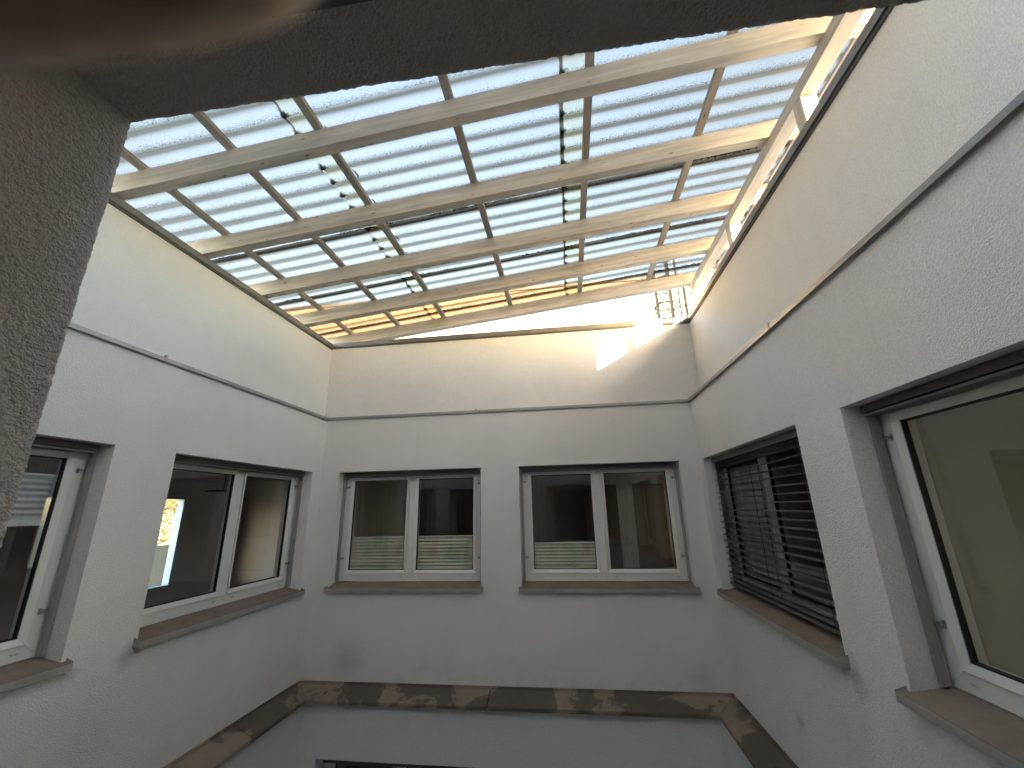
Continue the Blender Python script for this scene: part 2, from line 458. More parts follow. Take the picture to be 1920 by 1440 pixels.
def panel(side, x0, x1, y, z0, z1, holes, name, m, parent, reveal=0.30, step=0.5):
    P = WALLS[side]['p']; k = MB()
    xs = sorted({x0, x1, *[h for hh in holes for h in hh[:2]]}); zs = sorted({z0, z1, *[h for hh in holes for h in hh[2:4]]})
    for i in range(len(xs) - 1):
        for j in range(len(zs) - 1):
            cx, cz = (xs[i] + xs[i + 1]) / 2, (zs[j] + zs[j + 1]) / 2
            if any(h[0] < cx < h[1] and h[2] < cz < h[3] for h in holes): continue
            k.quad(P(xs[i], y, zs[j]), P(xs[i + 1], y, zs[j]), P(xs[i + 1], y, zs[j + 1]), P(xs[i], y, zs[j + 1]))
    for h in holes:
        a, b, c, d = h[:4]; yo = y + (h[4] if len(h) > 4 else 0.0); yb = y + reveal
        k.quad(P(a, yo, c), P(a, yo, d), P(a, yb, d), P(a, yb, c))
        k.quad(P(b, yo, c), P(b, yb, c), P(b, yb, d), P(b, yo, d))
        k.quad(P(a, yo, d), P(b, yo, d), P(b, yb, d), P(a, yb, d))
        k.quad(P(a, yo, c), P(a, yb, c), P(b, yb, c), P(b, yo, c))
    return k.build(name, m, parent, recalc=False)

WALL_LABEL = {
    'far': 'white rendered wall at the end of the light well with two blind-fitted windows',
    'left': 'white rendered wall along the low eaves side of the canopy roof',
    'right': 'white rendered wall under the timber posts, with a slatted blind in one window',
    'near': 'rough white rendered wall whose window reveal frames the view',
}
wall = {}
for side in ('far', 'left', 'right', 'near'):
    e = empty('courtyard_wall'); wall[side] = e
    tag(e, WALL_LABEL[side], 'wall', 'walls of the light well')
    P = WALLS[side]['p']; d0, d1, d2 = DEPTH[side]
    holes = [(a, b, SILLZ, ZH) for a, b in OPEN[side]]
    if side == 'near':
        a, b = OPEN['near'][1] if OPEN['near'][1][0] < OPEN['near'][0][0] else OPEN['near'][0]
        holes = [h for h in holes if not (abs(h[0] - a) < 1e-6)]
        holes.append((a, b + 0.028, SILLZ, ZH + 0.028, 0.20))
    x0, x1 = span(side, 1)
    panel(side, x0, x1, d1, ZC - 0.12, ZL + 0.01, holes, 'main_wall', M['plaster'], e)
    x0, x1 = span(side, 0)
    lowholes = [(-2.395, -0.939, -3.20, -2.112)] if side == 'far' else []
    panel(side, x0, x1, d0, -4.6, ZC - 0.085, lowholes, 'lower_wall', M['plaster_low'], e)
    x0, x1 = span(side, 2)
    ztop = ZT - 0.02 if side != 'near' else 2.15
    if side == 'near':
        k = MB(); k.box(-3.2, 1.88, -3.2, YNU - 0.001, 2.15, 3.6); k.build('sun_block', M['plaster_up'], e)  # unseen block added and sized to keep low sun off roof and end wall
    panel(side, x0, x1, d2, ZL - 0.03, ztop, [], 'upper_wall', M['plaster_up'], e)

# ledge flashing, parapet cap and cornice are mitred rings: profile (out, z) swept along each wall
def ring(side, lvl_off, prof, name, m, parent, base=1, a=None, b=None, gap=0.0):
    """prof: (offset towards the court, z).  The corners are mitred."""
    P = WALLS[side]['p']; d = DEPTH[side][base]; x0, x1 = span(side, base)
    if a is None:
        fa = lambda q: P(x0 + q[0] + gap, d - q[0], q[1])
    else:
        fa = lambda q: P(a, d - q[0], q[1])
    if b is None:
        fb = lambda q: P(x1 - q[0] - gap, d - q[0], q[1])
    else:
        fb = lambda q: P(b, d - q[0], q[1])
    k = MB(); k.prism(prof, fa, fb)
    return k.build(name, m, parent, bevel=0.0)

for side in ('far', 'left', 'right', 'near'):
    e = wall[side]
    ring(side, 0, [(-0.16, 1.06), (0.026, 1.043), (0.026, 1.016), (0.022, 1.016), (0.022, 1.039), (-0.16, 1.056)], 'ledge_flashing', M['alu'], e, 1)
    if side != 'near':
        zt = ZT - 0.012 if side == 'left' else ZT
        ring(side, 0, [(0.022, zt - 0.05), (0.024, zt - 0.05), (0.026, zt), (-0.33, zt + 0.012), (-0.33, zt + 0.006), (0.022, zt - 0.006)], 'parapet_cap', M['cap'], e, 2)
        ring(side, 0, [(0.0, zt - 0.066), (0.014, zt - 0.066), (0.014, zt - 0.012), (0.0, zt - 0.012)], 'cap_clip_strip', M['alu_dark'], e, 2)
    # cornice: stone covering in lengths, with a shadow gap at the joints
    P = WALLS[side]['p']; x0, x1 = span(side, 1)
    prof = [(0.0, ZC + 0.012), (0.014, ZC + 0.012), (0.018, ZC - 0.008), (0.185, ZC - 0.075), (0.190, ZC - 0.082), (0.190, ZC - 0.108), (0.0, ZC - 0.108)]
    cuts = {'far': [-0.82], 'left': [1.9, 3.55], 'right': [-3.2, -1.9], 'near': [-0.6]}[side]
    ends = [None] + cuts + [None]
    for i in range(len(ends) - 1):
        a, b = ends[i], ends[i + 1]
        ring(side, 0, prof, 'cornice_slab', M['cornice'], e, 1, None if a is None else a + 0.004, None if b is None else b - 0.004, gap=0.003)
# little welted seams on the ledge flashing
for side, xs in (('far', [-0.97]), ('left', [2.35]), ('right', [-2.55])):
    P = WALLS[side]['p']; d = DEPTH[side][1]
    for x in xs:
        k = MB(); k.prism([(x - 0.004, 1.012), (x + 0.012, 1.012), (x + 0.016, 1.05), (x + 0.004, 1.062), (x - 0.004, 1.05)], lambda q: P(q[0], d - 0.030, q[1]), lambda q: P(q[0], d - 0.012, q[1]))
        k.build('flashing_seam', M['alu'], wall[side])

# ---------------- rough reveal of the near window (real relief, seen from a hand's breadth)
def rough_strip(name, path, axis, t0, t1, cell, parent, amp=0.0014):
    """path: 2-D polyline (u, v) with normals to the left of travel; axis 'z': path in XY, swept in Z; axis 'x': path in YZ, swept in X."""
    pts = []
    for (a, b) in zip(path[:-1], path[1:]):
        a, b = Vector(a), Vector(b); L = (b - a).length; n = max(1, int(L / cell))
        for i in range(n): pts.append(a + (b - a) * i / n)
    pts.append(Vector(path[-1]))
    nr = []
    for i in range(len(pts)):
        d = pts[min(i + 3, len(pts) - 1)] - pts[max(i - 3, 0)]
        nr.append(Vector((-d.y, d.x)).normalized())
    m = int((t1 - t0) / cell) + 1
    vs, fs = [], []
    for j in range(m):
        t = t0 + (t1 - t0) * j / (m - 1)
        for p, q in zip(pts, nr):
            v = Vector((p.x, p.y, t)) if axis == 'z' else Vector((t, p.x, p.y))
            h = noise.noise(v * 205) * 0.9 + noise.noise(v * 420) * 0.6 + noise.noise(v * 40) * 0.4
            h = max(-0.7, h) * amp
            if axis == 'z': vs.append((p.x + q.x * h, p.y + q.y * h, t))
            else: vs.append((t, p.x + q.x * h, p.y + q.y * h))
    k = len(pts)
    for j in range(m - 1):
        for i in range(k - 1):
            fs.append((j * k + i, j * k + i + 1, (j + 1) * k + i + 1, (j + 1) * k + i))
    me = bpy.data.meshes.new(name); me.from_pydata(vs, [], fs); me.update()
    for p in me.polygons: p.use_smooth = True
    return link(name, me, M['plaster_near_shade'], parent)

xj = NEAR_WIN[1][0]; rc = 0.005
arc = lambda cx, cy, a0, a1: [(cx + rc * math.cos(R(a0 + (a1 - a0) * i / 5)), cy + rc * math.sin(R(a0 + (a1 - a0) * i / 5))) for i in range(6)]
# jamb: along the reveal (normal +X), round the arris, out over the wall face (normal +Y)
jpath = [(xj, 0.13)] + arc(xj - rc, YN - rc, 0, 90) + [(xj - 0.03, YN)]
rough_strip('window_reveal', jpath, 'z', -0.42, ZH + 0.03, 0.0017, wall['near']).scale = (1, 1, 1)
rough = bpy.data.objects['window_reveal']
# the part below what the eye reaches
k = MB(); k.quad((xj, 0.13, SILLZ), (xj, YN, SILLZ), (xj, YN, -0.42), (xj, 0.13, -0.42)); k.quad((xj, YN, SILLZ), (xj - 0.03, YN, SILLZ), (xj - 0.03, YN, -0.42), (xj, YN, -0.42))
k.build('window_reveal', M['plaster_near_shade'], wall['near'], recalc=False)
# head: path in (y, z): outer face downwards, round the arris, inwards along the soffit (normal down = left of travel inwards)
hpath = [(YN, ZH + 0.03), (YN, ZH + rc)] + [(YN - rc + rc * math.cos(R(-90 * i / 5)), ZH + rc + rc * math.sin(R(-90 * i / 5))) for i in range(1, 6)] + [(0.13, ZH)]
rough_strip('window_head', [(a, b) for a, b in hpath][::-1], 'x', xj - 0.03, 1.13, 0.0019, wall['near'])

# ------------------------------------------------------------------ windows
FW = 0.075    # visible width of the outer frame
SW = 0.032    # visible width of a sash
def window(side, rng, label, group='white double-sash windows of the light well', d=None, z0=ZS, z1=ZH, near=False, stack=True, rails=True, sill=True, panes=True):
    a, b = rng; W = b - a; H = z1 - z0
    d1 = DEPTH[side][1] if d is None else d
    P = WALLS[side]['p']
    e = empty('window', P((a + b) / 2, d1, z0), WALLS[side]['rz'])
    tag(e, label, 'window', group)
    x0, x1 = -W / 2 + 0.004, W / 2 - 0.004
    y0, y1 = 0.150, 0.222
    pv = M['pvc']
    # outer frame: four mitred lengths
    f = MB(); o = [(x0, 0.002), (x1, 0.002), (x1, H - 0.004), (x0, H - 0.004)]; i_ = [(x0 + FW, FW), (x1 - FW, FW), (x1 - FW, H - FW + 0.02), (x0 + FW, H - FW + 0.02)]
    for n in range(4):
        q = [o[n], o[(n + 1) % 4], i_[(n + 1) % 4], i_[n]]
        m = sum((Vector(v) for v in q), Vector((0, 0))) / 4
        q = [tuple(Vector(v) + (m - Vector(v)).normalized() * 0.0006) for v in q]
        f.prism(q, lambda v: (v[0], y0, v[1]), lambda v: (v[0], y1, v[1]))
    f.build('frame', pv, e)
    mw = 0.068
    box('mullion', pv, e, -mw / 2, mw / 2, y0 + 0.002, y1, FW + 0.001, H - FW + 0.019, bevel=0.002)
    for s in ((x0 + FW, -mw / 2), (mw / 2, x1 - FW)):
        l, r = s[0] + 0.002, s[1] - 0.002; bt, tp = FW + 0.002, H - FW + 0.018
        if panes is False: continue
        k = MB(); o = [(l, bt), (r, bt), (r, tp), (l, tp)]; i_ = [(l + SW, bt + SW), (r - SW, bt + SW), (r - SW, tp - SW), (l + SW, tp - SW)]
        for n in range(4):
            q = [o[n], o[(n + 1) % 4], i_[(n + 1) % 4], i_[n]]
            k.v, k.f = k.v, k.f
            m = sum((Vector(v) for v in q), Vector((0, 0))) / 4
            q = [tuple(Vector(v) + (m - Vector(v)).normalized() * 0.0005) for v in q]
            nb = len(k.v)
            # bevelled profile: proud by 8 mm, sloping to the glass
            k.v += [(q[0][0], y0 - 0.009, q[0][1]), (q[1][0], y0 - 0.009, q[1][1]), (q[2][0], y0 + 0.004, q[2][1]), (q[3][0], y0 + 0.004, q[3][1]),
                    (q[0][0], y1 - 0.01, q[0][1]), (q[1][0], y1 - 0.01, q[1][1]), (q[2][0], y1 - 0.01, q[2][1]), (q[3][0], y1 - 0.01, q[3][1])]
            k.f += [tuple(nb + j for j in c) for c in ((0, 1, 2, 3), (4, 7, 6, 5), (0, 4, 5, 1), (1, 5, 6, 2), (2, 6, 7, 3), (3, 7, 4, 0))]
        sash = k.build('sash', pv, e)
        g = MB(); gi = 0.007; L, Rr, B, T = l + SW, r - SW, bt + SW, tp - SW
        g.box(L, L + gi, y0 + 0.008, y0 + 0.03, B, T); g.box(Rr - gi, Rr, y0 + 0.008, y0 + 0.03, B, T)
        g.box(L + gi, Rr - gi, y0 + 0.008, y0 + 0.03, B, B + gi); g.box(L + gi, Rr - gi, y0 + 0.008, y0 + 0.03, T - gi, T)
        g.build('gasket', M['gasket'], sash)
        p = MB(); p.quad((L + 0.002, y0 + 0.018, B + 0.002), (Rr - 0.002, y0 + 0.018, B + 0.002), (Rr - 0.002, y0 + 0.018, T - 0.002), (L + 0.002, y0 + 0.018, T - 0.002))
        p.build('pane', M['glass'], sash, recalc=False)
    # rebate lines between frame and sashes (dark shadow joint)
    # water-slot caps on the bottom rail
    for x in (x0 + FW + 0.02, -0.10, 0.10, x1 - FW - 0.05):
        c = MB(); c.box(x, x + 0.030, y0 - 0.005, y0 + 0.004, 0.034, 0.046); c.build('drain_cap', M['cover'], e, bevel=0.002)
    if rails:
        for s in (-1, 1):
            xr = s * (W / 2 - 0.016)
            k = MB(); k.box(xr - 0.011, xr + 0.011, 0.100, 0.112, 0.004, H - 0.03); k.box(xr - 0.011, xr - 0.008, 0.112, 0.128, 0.004, H - 0.03); k.box(xr + 0.008, xr + 0.011, 0.112, 0.128, 0.004, H - 0.03)
            rl = k.build('guide_rail', M['alu'], e)
            for zz in (0.22, H - 0.16):
                bk = MB(); bk.box(xr - s * 0.012, xr - s * 0.042, 0.126, 0.149, zz, zz + 0.012); bk.box(xr - s * 0.030, xr - s * 0.042, 0.143, 0.1495, zz - 0.008, zz + 0.02)
                bk.build('bracket', M['alu'], rl)
    if stack:
        k = MB(); n = 8
        for i in range(n):
            zt_ = H - 0.006 - i * 0.0042
            k.box(x0 + 0.03, x1 - 0.03, 0.062, 0.128, zt_ - 0.0022, zt_)
        k.build('blind_stack', M['slat'], e)
        box('blind_bottom_rail', M['alu_dark'], e, x0 + 0.03, x1 - 0.03, 0.068, 0.124, H - 0.056, H - 0.043, bevel=0.002)
    if sill:
        zf, zb = -0.034, -0.002
        k = MB(); xs0, xs1 = -W / 2 - 0.022, W / 2 + 0.022
        k.prism([(-0.042, zf), (-0.001, zf + 0.0065), (-0.001, zf + 0.0035), (-0.042, zf - 0.003)], lambda q: (xs0, q[0], q[1]), lambda q: (xs1, q[0], q[1]))
        k.prism([(-0.001, zf + 0.0065), (0.151, zb), (0.151, zb - 0.003), (-0.001, zf + 0.0035)], lambda q: (-W / 2 + 0.001, q[0], q[1]), lambda q: (W / 2 - 0.001, q[0], q[1]))
        sl = k.build('sill', M['sill'], e)
        k = MB(); k.prism([(-0.0425, zf - 0.002), (-0.0455, zf - 0.002), (-0.0455, zf - 0.036), (-0.039, zf - 0.036), (-0.039, zf - 0.034), (-0.0425, zf - 0.034)], lambda q: (xs0, q[0], q[1]), lambda q: (xs1, q[0], q[1]))
        k.build('drip_edge', M['lip'], sl)
        for s in (-1, 1):
            k = MB(); xe = s * (W / 2 + 0.0235)
            k.prism([(-0.046, zf - 0.036), (-0.0005, zf - 0.03), (-0.0005, zf + 0.022), (-0.046, zf + 0.006)], lambda q: (xe - 0.0012, q[0], q[1]), lambda q: (xe + 0.0012, q[0], q[1]))
            k.build('end_cap', M['lip'], sl)
    return e

win = {}
win['fl'] = window('far', FAR_WIN[0], 'white window with two leaf-print half blinds, opposite on the end wall')
win['fr'] = window('far', FAR_WIN[1], 'white window on the end wall with one leaf-print blind in a single sash')
win['l1'] = window('left', LEFT_WIN[1], 'white window with clear panes through which a bright tree shows')
win['l0'] = window('left', LEFT_WIN[0], 'white window half hidden by the rough reveal, white pleats high in it')
win['r1'] = window('right', OPEN['right'][1] and (-RIGHT_WIN[1][1], -RIGHT_WIN[1][0]), 'white window behind the lowered dark slatted blind', stack=False)
win['r0'] = window('right', (-RIGHT_WIN[0][1], -RIGHT_WIN[0][0]), 'large bare window cut by the picture edge beside the slatted blind')
win['nl'] = window('near', (-NEAR_WIN[0][1], -NEAR_WIN[0][0]), 'white window in the near wall, mirrored in the opposite panes')
win['low'] = window('far', (-2.395, -0.939), 'dark window in the lower storey below the stained cornice', d=YFD, z0=-3.19, z1=-2.112, stack=True, rails=False)
# our own window stands open: frame only, its blind box and sashes swung inwards
def open_window():
    a, b = NEAR_WIN[1]; W = b - a; H = ZH - ZS
    e = empty('window', ((a + b) / 2, YN, ZS), R(180)); tag(e, 'open window in the rough reveal from which the court is seen', 'window', 'white double-sash windows of the light well')
    x0, x1 = -W / 2 + 0.004, W / 2 - 0.004
    f = MB()
    f.box(x0, x0 + FW, 0.165, 0.235, 0.002, H - 0.004); f.box(x1 - FW, x1, 0.165, 0.235, 0.002, H - 0.004)
    f.box(x0 + FW, x1 - FW, 0.165, 0.235, 0.002, FW); f.box(x0 + FW, x1 - FW, 0.165, 0.235, H - FW, H - 0.004)
    f.build('frame', M['pvc'], e)
    box('blind_box', M['alu_dark'], e, x0 + 0.002, x1 - 0.002, 0.076, 0.16, H - 0.004, H + 0.02)
    k = MB(); k.prism([(-0.045, -0.034), (0.16, -0.002), (0.16, -0.006), (-0.045, -0.038)], lambda q: (x0, q[0], q[1]), lambda q: (x1, q[0], q[1]))
    k.build('sill', M['sill'], e)
    # two sashes swung into the room
    for s in (-1, 1):
        hx = s * (W / 2 - 0.09); sw = 0.66; k = MB()
        xx = (hx - 0.03, hx + 0.03)
        k.box(*xx, 0.24, 0.31, 0.08, H - 0.08); k.box(*xx, 0.24 + sw - 0.07, 0.24 + sw, 0.08, H - 0.08)
        k.box(*xx, 0.31, 0.17 + sw, 0.08, 0.15); k.box(*xx, 0.31, 0.17 + sw, H - 0.15, H - 0.08)
        sh = k.build('sash', M['pvc'], e)
        p = MB(); p.quad((hx, 0.31, 0.15), (hx, 0.17 + sw, 0.15), (hx, 0.17 + sw, H - 0.15), (hx, 0.31, H - 0.15)); p.build('pane', M['glass'], sh, recalc=False)
    return e
open_window()

# ------------------------------------------------------------------ rooms behind the panes
def room(name, x0, x1, y0, y1, z0, z1, hole_axis, hole_at, holes, wallm=None, back=None):
    """a plain box; on the plane hole_axis=hole_at the openings are cut out."""
    k = MB()
    def face(axis, at, a0, a1, b0, b1, hs):
        xs = sorted({a0, a1, *[h for hh in hs for h in hh[:2]]}); zs = sorted({b0, b1, *[h for hh in hs for h in hh[2:]]})
        for i in range(len(xs) - 1):
            for j in range(len(zs) - 1):
                cx, cz = (xs[i] + xs[i + 1]) / 2, (zs[j] + zs[j + 1]) / 2
                if any(h[0] < cx < h[1] and h[2] < cz < h[3] for h in hs): continue
                q = [(xs[i], zs[j]), (xs[i + 1], zs[j]), (xs[i + 1], zs[j + 1]), (xs[i], zs[j + 1])]
                k.quad(*[(at, u, v) if axis == 'x' else (u, at, v) for u, v in q])
    for axis, at, a0, a1 in (('x', x0, y0, y1), ('x', x1, y0, y1), ('y', y0, x0, x1), ('y', y1, x0, x1)):
        hs = holes if (axis == hole_axis and abs(at - hole_at) < 1e-6) else (back[2] if back and axis == back[0] and abs(at - back[1]) < 1e-6 else [])
        face(axis, at, a0, a1, z0, z1, hs)
    k.quad((x0, y0, z1), (x1, y0, z1), (x1, y1, z1), (x0, y1, z1))
    o = k.build(name, wallm or M['room_wall'], None, recalc=False); tag(o, kind='structure')
    f = MB(); f.quad((x0, y0, z0), (x1, y0, z0), (x1, y1, z0), (x0, y1, z0)); fo = f.build('room_floor', M['room_floor'], None, recalc=False); tag(fo, kind='structure')
    return o
hz = (SILLZ, ZH)
room('room', -2.95, 3.0, YF + 0.301, 8.0, -1.75, 0.95, 'y', YF + 0.301, [(a, b, *hz) for a, b in FAR_WIN], back=('x', 3.0, [(6.2, 7.2, -0.75, 0.35)]))
TW = (4.75, 6.10, -1.02, 0.31)   # the outer window seen through the room on the left
room('room', -6.0, XL - 0.301, 0.34, 7.2, -1.75, 0.95, 'x', XL - 0.301, [(a, b, *hz) for a, b in LEFT_WIN], back=('x', -6.0, [TW]))
room('room', XR + 0.301, 5.2, 0.30, 2.30, -1.75, 0.95, 'x', XR + 0.301, [(*RIGHT_WIN[0], *hz)], M['room_light'], back=('x', 5.2, [(0.5, 1.7, -0.75, 0.35)]))
room('room', XR + 0.301, 5.2, 2.34, 4.62, -1.75, 0.95, 'x', XR + 0.301, [(*RIGHT_WIN[1], *hz)])
room('room', -3.6, 2.6, -4.5, YN - 0.301, -1.75, 0.95, 'y', YN - 0.301, [(a, b, *hz) for a, b in NEAR_WIN])
room('room', -3.4, 1.0, YFD + 0.301, 7.0, -4.5, -1.9, 'y', YFD + 0.301, [(-2.395, -0.939, -3.2, -2.112)])

# unseen fins added outside those rooms to keep low sun off their outer windows
for x, y in ((3.02, 5.75), (5.22, 0.25)):
    o = box('sun_fin', M['plaster'], None, x, x + 0.95, y, y + 0.2, -4.7, 1.6); tag(o, 'added unseen sun-blocking pier beside the outer window of the room behind the ' + ('end wall' if x < 4 else 'slatted blind'), 'fin')
# outer window of the room on the left, with the balcony wall and the tree beyond
e = empty('window', (-6.0, (TW[0] + TW[1]) / 2, TW[2])); tag(e, 'pale blue window frame far inside, showing tree and balcony', 'window')
k = MB(); k.box(-0.06, 0.05, TW[1] - 5.425 - 0.09, TW[1] - 5.425 - 0.001, 0.001, 1.329); k.box(-0.06, 0.05, TW[0] - 5.425 + 0.001, TW[0] - 5.425 + 0.08, 0.001, 1.329)
k.box(-0.06, 0.05, TW[0] - 5.425 + 0.08, TW[1] - 5.425 - 0.09, 0.001, 0.05); k.box(-0.06, 0.05, TW[0] - 5.425 + 0.08, TW[1] - 5.425 - 0.09, 1.27, 1.329)
k.build('frame', M['blue_wall'], e)
o = box('balcony_wall', M['blue_wall'], None, -7.45, -7.25, 3.0, 9.5, -3.0, -0.50); tag(o, 'pale blue balcony wall seen through the left-hand room', 'wall')
k = MB(); k.box(-7.25, -6.06, 3.0, 9.5, -1.9, -1.78); o = k.build('balcony_floor', M['pave'], None); tag(o, kind='structure')

def tree(x, y, z0, h, label):
    e = empty('tree', (x, y, z0)); tag(e, label, 'tree')
    t = MB()
    t.tube([(0, 0, 0), (0.06, 0.03, h * 0.3), (0.02, 0.1, h * 0.6), (0.1, 0.05, h * 0.95)], [0.16, 0.13, 0.08, 0.02], 8)
    tips = []
    rg = random.Random(3)
    for i in range(26):
        an = i * 2.4; zz = h * (0.28 + 0.65 * i / 26); L = h * 0.30 * (1.1 - 0.6 * i / 26)
        p0 = Vector((0.04, 0.05, zz)); p1 = p0 + Vector((math.cos(an) * L * .5, math.sin(an) * L * .5, L * 0.3)); p2 = p0 + Vector((math.cos(an) * L, math.sin(an) * L, L * 0.45))
        t.tube([p0, p1, p2], [0.035, 0.02, 0.006], 5); tips += [p1, (p1 + p2) / 2, p2]
    t.build('trunk', M['bark'], e)
    c = MB()
    for p in tips:
        for j in range(70):
            q = Vector(p) + Vector((rg.gauss(0, .28), rg.gauss(0, .28), rg.gauss(0, .26))); s = rg.uniform(.03, .06)
            a = Vector((rg.gauss(0, 1), rg.gauss(0, 1), rg.gauss(0, 1))).normalized(); b = a.orthogonal().normalized()
            c.quad(q - a * s, q + b * s * .6, q + a * s, q - b * s * .6)
    c.build('crown', M['leaf'], e, recalc=False)
    return e
tree(-9.6, 8.2, -4.6, 6.4, 'golden-leaved tree glimpsed through the room and its outer window')
# pendant lamp hanging in the same room
e = empty('pendant_lamp', (-4.35, 4.93, 0.28)); tag(e, 'dark flat pendant lamp hanging behind the left window', 'lamp')
k = MB(); k.tube([(0, 0, 0.02), (0, 0, 0.67)], 0.006, 6); k.build('cord', M['cord'], e)
k = MB(); k.tube([(0, 0, 0.0), (0, 0, 0.012), (0, 0, 0.022), (0, 0, 0.03)], [0.18, 0.19, 0.14, 0.03], 24); k.build('lamp_shade', M['cord'], e)

# a little of what stands in the room behind the end wall
def wardrobe(x, y, wd, label):
    e = empty('wardrobe', (x, y, -1.75)); tag(e, label, 'wardrobe')
    box('body', M['room_dark'], e, -wd / 2, wd / 2, 0.022, 0.55, 0.0, 2.1)
    for i in range(2):
        a_ = -wd / 2 + i * wd / 2 + 0.003
        dr = box('door', M['room_dark'], e, a_, a_ + wd / 2 - 0.006, 0.0, 0.02, 0.06, 2.08, bevel=0.002)
        hx = -0.03 if i == 0 else 0.03
        box('handle', M['alu'], dr, hx - 0.008, hx + 0.008, -0.022, -0.0005, 0.95, 1.12)
    return e
wardrobe(-1.9, 7.40, 1.5, 'dark brown wardrobe inside, behind the window with two half blinds')
wardrobe(0.9, 7.40, 1.3, 'dark brown wardrobe inside, behind the window with one half blind')
M['curtain'] = simple('beige_curtain', (0.55, 0.50, 0.42), 0.9, var=0.05)
k = MB(); n = 60
for j in range(2):
    for i in range(n + 1):
        x = 0.52 + 0.17 * i / n; k.v.append((x, 4.92 + 0.018 * math.sin(i * 0.9) + 0.006 * math.sin(i * 2.3), (-1.72, 0.75)[j]))
for i in range(n): k.f.append((i, i + 1, n + 2 + i, n + 1 + i))
o = k.build('curtain', M['curtain'], None, smooth=True, recalc=False); tag(o, 'gathered beige curtain hanging inside the window nearer the corner', 'curtain')

# ------------------------------------------------------------------ blinds
def pleated(w_e, x0, x1, z0, z1, n, m, label, group, rail_top=True):
    e = empty('pleated_blind', w_e.location, w_e.rotation_euler.z); tag(e, label, 'blind', group)
    yb = 0.205; k = MB(); N = n * 2
    for i in range(N):
        za, zb = z0 + (z1 - z0) * i / N, z0 + (z1 - z0) * (i + 1) / N
        ya, yb2 = yb + (0.0 if i % 2 == 0 else 0.016), yb + (0.016 if i % 2 == 0 else 0.0)
        k.quad((x0 + 0.004, ya, za), (x1 - 0.004, ya, za), (x1 - 0.004, yb2, zb), (x0 + 0.004, yb2, zb))
    k.build('pleat_fabric', m, e, recalc=False)
    box('top_rail', M['white_rail'], e, x0, x1, yb - 0.004, yb + 0.02, z1 + 0.0005, z1 + 0.014, bevel=0.002)
    box('bottom_rail', M['white_rail'], e, x0, x1, yb - 0.004, yb + 0.02, z0 - 0.014 - (0.02 if not rail_top else 0), z0 - 0.0005, bevel=0.002)
    for x in (x0 + 0.05, x1 - 0.05):
        c = MB(); c.tube([(x, yb + 0.008, z1 + 0.014), (x, yb + 0.008, 1.02)], 0.0012, 5); c.build('cord', M['cord'], e)
    return e
def sash_span(rng, k):
    W = rng[1] - rng[0]; x0, x1 = -W / 2 + 0.004 + FW + 0.002 + SW, W / 2 - 0.004 - FW - 0.002 - SW
    return (x0, -0.036 - SW) if k == 0 else (0.036 + SW, x1)
g = 'leaf-print pleated blinds on the end wall'
for k_, lab in ((0, 'leaf-print pleated blind, leftmost of the three on the end wall'), (1, 'leaf-print pleated blind, middle one of the three on the end wall')):
    a, b = sash_span(FAR_WIN[0], k_); pleated(win['fl'], a - 0.004, b + 0.004, 0.118, 0.425, 9, M['pleat'], lab, g)
a, b = sash_span(FAR_WIN[1], 0); pleated(win['fr'], a - 0.004, b + 0.004, 0.118, 0.345, 7, M['pleat'], 'leaf-print pleated blind alone in the window nearer the corner', g)
a, b = sash_span(LEFT_WIN[0], 1); pleated(win['l0'], a - 0.004, b + 0.004, 0.70, 0.93, 7, M['pleat_white'], 'plain white pleated blind beside the rough reveal', None, False)

def venetian(w_e, W, H):
    e = empty('venetian_blind', w_e.location, w_e.rotation_euler.z); tag(e, 'dark exterior slatted blind lowered over a side window', 'blind')
    x0, x1 = -W / 2 + 0.028, W / 2 - 0.028
    box('head_rail', M['alu_dark'], e, x0, x1, 0.062, 0.118, H - 0.052, H - 0.004, bevel=0.002)
    sp, wd = 0.0525, 0.056; n = int((H - 0.10) / sp)
    me = None; rg = random.Random(5)
    for i in range(n):
        z = 0.075 + sp * i
        if me is None:
            k = MB(); prof = [(-wd / 2, -0.003), (-wd / 4, 0.0015), (0, 0.003), (wd / 4, 0.0015), (wd / 2, -0.003), (wd / 2, -0.0045), (wd / 4, 0.0), (0, 0.0015), (-wd / 4, 0.0), (-wd / 2, -0.0045)]
            k.prism(prof, lambda q: (x0, q[0], q[1]), lambda q: (x1, q[0], q[1])); me = k.mesh('slat')
        o = link('slat', me, M['slat'], e); o.location = (rg.uniform(-.002, .002), 0.088, z + rg.uniform(-.002, .002)); o.rotation_euler = (R(rg.uniform(-3, 3) + 4), R(rg.uniform(-.12, .12)), 0)
    for zz in range(4):   # gathered slats at the top
        o = link('slat', me, M['slat'], e); o.location = (0, 0.088, H - 0.062 - 0.011 * zz); o.rotation_euler = (R(3), 0, 0)
    box('bottom_rail', M['alu_dark'], e, x0, x1, 0.060, 0.116, 0.030, 0.048, bevel=0.002)
    for x in (x0 + 0.12, 0.0, x1 - 0.12):
        for y in (0.058, 0.118):
            c = MB(); c.tube([(x, y, 0.045), (x, y, H - 0.05)], 0.0017, 5); c.build('ladder_cord', M['cord'], e)
    return e
venetian(win['r1'], RIGHT_WIN[1][1] - RIGHT_WIN[1][0], ZH - ZS)

